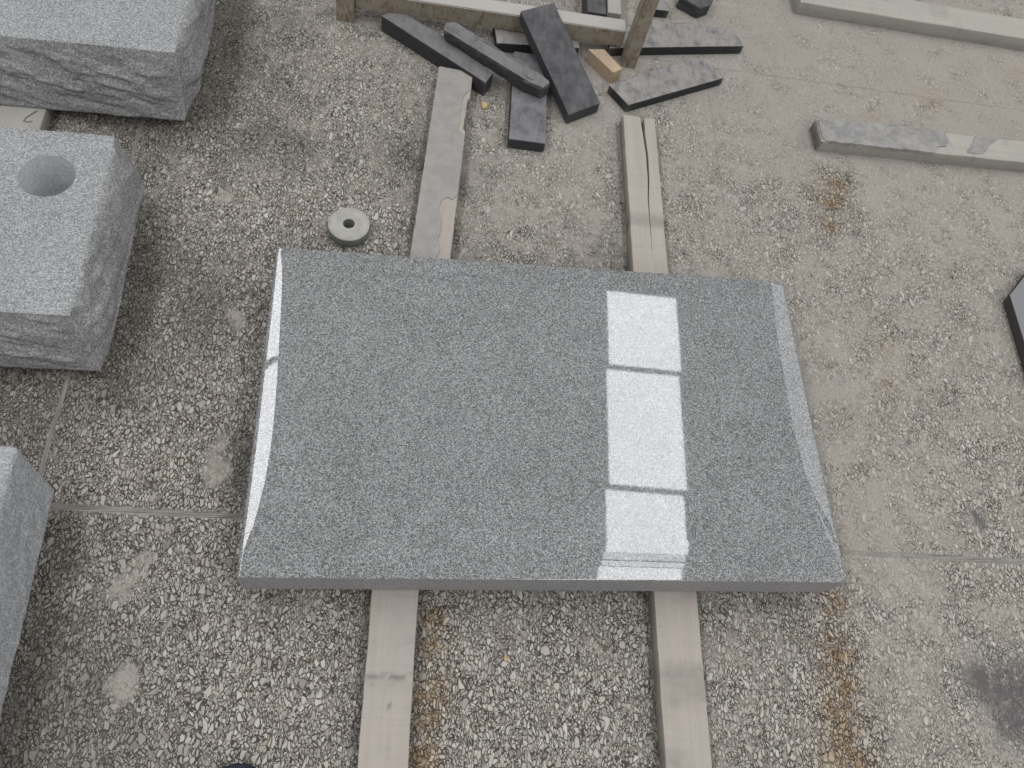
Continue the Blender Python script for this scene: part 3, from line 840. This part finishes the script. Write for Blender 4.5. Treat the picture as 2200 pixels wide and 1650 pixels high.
# thin slab at the right edge of the frame
t = chunk('granite_slab_offcut', [(1.615, 0.687, 0.030), (1.584, 0.02, 0.030), (1.95, 0.0, 0.030), (1.97, 0.80, 0.030), (1.70, 0.770, 0.030)],
          [(1.618, 0.685, 0.0), (1.587, 0.02, 0.0), (1.95, 0.0, 0.0), (1.97, 0.80, 0.0), (1.70, 0.768, 0.0)],
          [mat_dark('grey_granite_dark_edge', (0.050, 0.046, 0.043), (0.20, 0.204, 0.21), 1.15)], bevel=0.002, cell=0.02, rough=0.0008, seed=8)
tag(t, 'thin grey granite slab with a dark edge, cut off by the right border', 'stone slab')

# ------------------------------------------------------------------ abrasive disc
def disc():
    root = empty('abrasive_disc', (0.1160, 0.7565, 0))
    tag(root, 'small round grey grinding disc with a central hole, on the floor behind the slab', 'disc')
    N = 72
    def lathe(name, prof, mat, smooth=True):
        V = []; F = []
        for r, z in prof:
            for k in range(N):
                a = 2 * math.pi * k / N; V.append((r * math.cos(a), r * math.sin(a), z * 1.3))
        for i in range(len(prof) - 1):
            for k in range(N):
                j = (k + 1) % N
                F.append((i * N + k, i * N + j, (i + 1) * N + j, (i + 1) * N + k))
        return mesh_obj(name, V, F, mat, root, smooth)
    lathe('rim', [(0.0410, 0.0), (0.0428, 0.003), (0.0430, 0.015), (0.0424, 0.0185)], M_DISCS)
    lathe('face', [(0.0424, 0.0185), (0.0414, 0.0195), (0.0240, 0.0203), (0.0226, 0.0193), (0.0214, 0.0203), (0.0135, 0.0204), (0.0120, 0.0195)], M_DISC)
    lathe('bore', [(0.0120, 0.0195), (0.0119, 0.0)], M_DISCS)
disc()

# ------------------------------------------------------------------ black offcuts
GO = 'black stone offcuts in the pile'
def off(top, z1, z0, mat, label, seed, bevel=0.003, inset=0.0, rough=0.0014, tz=None, bz=None):
    n = len(top)
    T = [(p[0], p[1], (tz[i] if tz else z1)) for i, p in enumerate(top)]
    B = [(p[0], p[1], (bz[i] if bz else z0)) for i, p in enumerate(top)]
    o = chunk('stone_offcut', T, B, mat, bevel=bevel, cell=0.014, rough=rough, seed=seed)
    tag(o, label, 'stone offcut', GO)
    return o
# leaning bar of the left
off([(0.156, 1.362), (0.405, 1.176), (0.424, 1.212), (0.300, 1.320), (0.215, 1.376), (0.170, 1.376)], 0.044, 0.0, M_BLACK,
    'long black bar tapering to the left, leftmost of the pile, resting by the slurry-crusted timber', 1)
off([(0.302, 1.298), (0.496, 1.166), (0.536, 1.150), (0.556, 1.172), (0.535, 1.192), (0.330, 1.330), (0.308, 1.326)], 0.077, 0.0, M_BLACK,
    'dusty black bar with a pale broken end lying on top of two others', 2, bevel=0.009, rough=0.003,
    tz=[0.078, 0.073, 0.070, 0.070, 0.073, 0.078, 0.078], bz=[0.0465, 0.034, 0.0325, 0.0325, 0.034, 0.0465, 0.0465])
off([(0.457, 1.023), (0.543, 1.018), (0.560, 1.300), (0.478, 1.306)], 0.031, 0.0, M_BLACK4,
    'flat black bar pointing towards the slab, its grey-streaked end lying nearest the slab', 3, bevel=0.0035)
off([(0.602, 1.112), (0.682, 1.160), (0.566, 1.395), (0.482, 1.352)], 0.03, 0.0, M_BLACK2,
    'broad black bar leaning with its far end on the rusty rail', 4, bevel=0.003,
    tz=[0.032, 0.032, 0.109, 0.109], bz=[0.001, 0.001, 0.0785, 0.0785])
off([(0.437, 1.330), (0.645, 1.345), (0.640, 1.40), (0.430, 1.40)], 0.028, 0.0, M_BLACK3,
    'short grey-topped black piece half hidden under the rusty rail', 5, bevel=0.002)
off([(0.722, 1.357), (0.805, 1.372), (1.090, 1.420), (1.083, 1.447), (1.062, 1.480), (0.96, 1.487), (0.86, 1.470), (0.735, 1.43)], 0.026, 0.0, M_BLACK3,
    'dust-covered black slab with a straight front edge right of the rusty leg', 6, bevel=0.0018)
off([(0.712, 1.230), (0.754, 1.170), (1.017, 1.297), (1.001, 1.322), (0.981, 1.358), (0.93, 1.350), (0.822, 1.292)], 0.025, 0.0, M_BLACK3,
    'flat dust-covered black piece lying alone between the pile and the split timber', 7, bevel=0.0018)
off([(0.835, 1.524), (0.900, 1.524), (0.905, 1.56), (0.835, 1.56)], 0.024, 0.0, M_BLACK3,
    'small black offcut just behind the rusty leg', 8, bevel=0.002)
off([(0.930, 1.572), (0.985, 1.535), (1.012, 1.552), (1.035, 1.60), (0.96, 1.63)], 0.035, 0.0, M_BLACK2,
    'black lump at the top edge, farthest of the offcuts', 9, bevel=0.004, rough=0.004)
# slurry skin that shows as a curved outline on the dusty slab
def arc_poly(c, r0, r1, a0, a1, n=18):
    P = [(c[0] + r1 * math.cos(a0 + (a1 - a0) * i / n), c[1] + 0.8 * r1 * math.sin(a0 + (a1 - a0) * i / n)) for i in range(n + 1)]
    Q = [(c[0] + r0 * math.cos(a0 + (a1 - a0) * i / n), c[1] + 0.8 * r0 * math.sin(a0 + (a1 - a0) * i / n)) for i in range(n, -1, -1)]
    return P + Q

# small wood block
t = chunk('wood_block', [(0.664, 1.334, 0.036), (0.705, 1.340, 0.036), (0.746, 1.278, 0.036), (0.721, 1.262, 0.036)],
          [(0.664, 1.334, 0.0), (0.705, 1.340, 0.0), (0.746, 1.278, 0.0), (0.721, 1.262, 0.0)], M_WOODY, bevel=0.0015, cell=0.02, rough=0.0005, seed=3)
tag(t, 'short fresh yellow wood block beside the foot of the rusty leg', 'wood block')

# ------------------------------------------------------------------ rusty stand
def box_bm(bm, c, s, rot=None):
    r = bmesh.ops.create_cube(bm, size=1)
    M = Matrix.Translation(Vector(c)) @ (rot or Matrix.Identity(4)) @ Matrix.Diagonal((*s, 1))
    bmesh.ops.transform(bm, matrix=M, verts=r['verts'])
def stand():
    root = empty('steel_stand', (0.42, 1.37, 0))
    tag(root, 'rusty steel stand with a low cross rail behind the pile of black offcuts', 'steel stand')
    def part(name, c, s, rot=None, mat=M_RUST, bev=0.002):
        bm = bmesh.new()
        box_bm(bm, (c[0] - 0.42, c[1] - 1.37, c[2]), s, rot)
        bmesh.ops.bevel(bm, geom=bm.edges[:], offset=bev, segments=2, affect='EDGES')
        return bm_obj(name, bm, mat, root)
    a = math.atan2(1.362 - 1.395, 0.752 - 0.093)
    rot = Matrix.Rotation(a, 4, 'Z')
    part('rail', (0.4235, 1.4000, 0.0525), (0.66, 0.044, 0.047), rot)
    part('leg', (0.0715, 1.402, 0.325), (0.041, 0.044, 0.65), rot)
    part('leg', (0.7765, 1.3455, 0.325), (0.034, 0.042, 0.65), rot)
    part('leg', (0.095, 1.95, 0.325), (0.041, 0.044, 0.65), rot)
    part('leg', (0.800, 1.90, 0.325), (0.041, 0.044, 0.65), rot)
    part('rail', (0.445, 1.926, 0.0525), (0.66, 0.044, 0.047), rot)
stand()
# things standing inside the stand, only just in view
t = chunk('stone_offcut', [(0.664, 1.440, 0.060), (0.712, 1.437, 0.060), (0.735, 1.80, 0.060), (0.685, 1.80, 0.060)],
          [(0.664, 1.440, 0.0), (0.712, 1.437, 0.0), (0.735, 1.80, 0.0), (0.685, 1.80, 0.0)], M_BLACK2, bevel=0.002, cell=0.03, rough=0.0006, seed=11)
tag(t, 'dark bar standing inside the rusty stand against its rail', 'stone offcut', GO)
timber('timber_batten', (0.733, 1.440), (0.757, 1.82), 0.034, 0.064, M_WOODW, 'whitish batten inside the rusty stand, next to its right leg', 'batten', seed=9)

# ------------------------------------------------------------------ small things
def pebble(loc, r, sc, seed, label):
    bm = bmesh.new()
    bmesh.ops.create_icosphere(bm, subdivisions=3, radius=r)
    for v in bm.verts:
        v.co *= 1 + 0.35 * mnoise.noise(v.co * (1.2 / r) + Vector((seed, 0, 0)))
        v.co.x *= sc[0]; v.co.y *= sc[1]; v.co.z *= sc[2]
    mz = min(v.co.z for v in bm.verts)
    for v in bm.verts: v.co.z -= mz
    o = bm_obj('pebble', bm, M_PEB, None, True)
    o.location = loc
    tag(o, label, 'pebble')
pebble((0.406, 1.144, 0), 0.0085, (0.9, 1.1, 0.6), 1, 'yellowish pebble on the floor between a slurry-crusted timber and the black bars')
pebble((0.425, -0.103, 0), 0.0035, (0.7, 1.6, 0.5), 2, 'tiny yellow chip of stone on the floor in front of the slab')

# photographer's shoe tip at the bottom edge
def shoe():
    root = empty('shoe', (0.013, -0.392, 0))
    tag(root, 'dark navy shoe whose rounded tip pokes in at the bottom edge', 'shoe')
    def loft(name, secs, mat):
        V = []; F = []; N = 28
        for (y, w, z0, z1, xo) in secs:
            for k in range(N):
                a = 2 * math.pi * k / N
                cx, cz = math.cos(a), math.sin(a)
                cx = math.copysign(abs(cx) ** 0.75, cx); cz = math.copysign(abs(cz) ** 0.75, cz)
                V.append((xo + w / 2 * cx, y, (z0 + z1) / 2 + (z1 - z0) / 2 * cz))
        for i in range(len(secs) - 1):
            for k in range(N):
                j = (k + 1) % N
                F.append((i * N + k, i * N + j, (i + 1) * N + j, (i + 1) * N + k))
        F.append(tuple(range(N))); F.append(tuple(range((len(secs) - 1) * N, len(secs) * N))[::-1])
        return mesh_obj(name, V, F, mat, root, True)
    S = [(-0.140, 0.030), (-0.135, 0.050), (-0.11, 0.066), (-0.05, 0.070), (0.02, 0.080), (0.07, 0.094), (0.10, 0.090), (0.122, 0.072), (0.133, 0.048), (0.1375, 0.020)]
    loft('sole', [(y, w, 0.0, 0.020, 0) for y, w in S], M_SOLE)
    H = [0.05, 0.085, 0.105, 0.105, 0.085, 0.062, 0.052, 0.045, 0.038, 0.028]
    loft('upper', [(y * 0.985, w * 0.95, 0.012, h, 0) for (y, w), h in zip(S, H)], M_SHOE)
shoe()
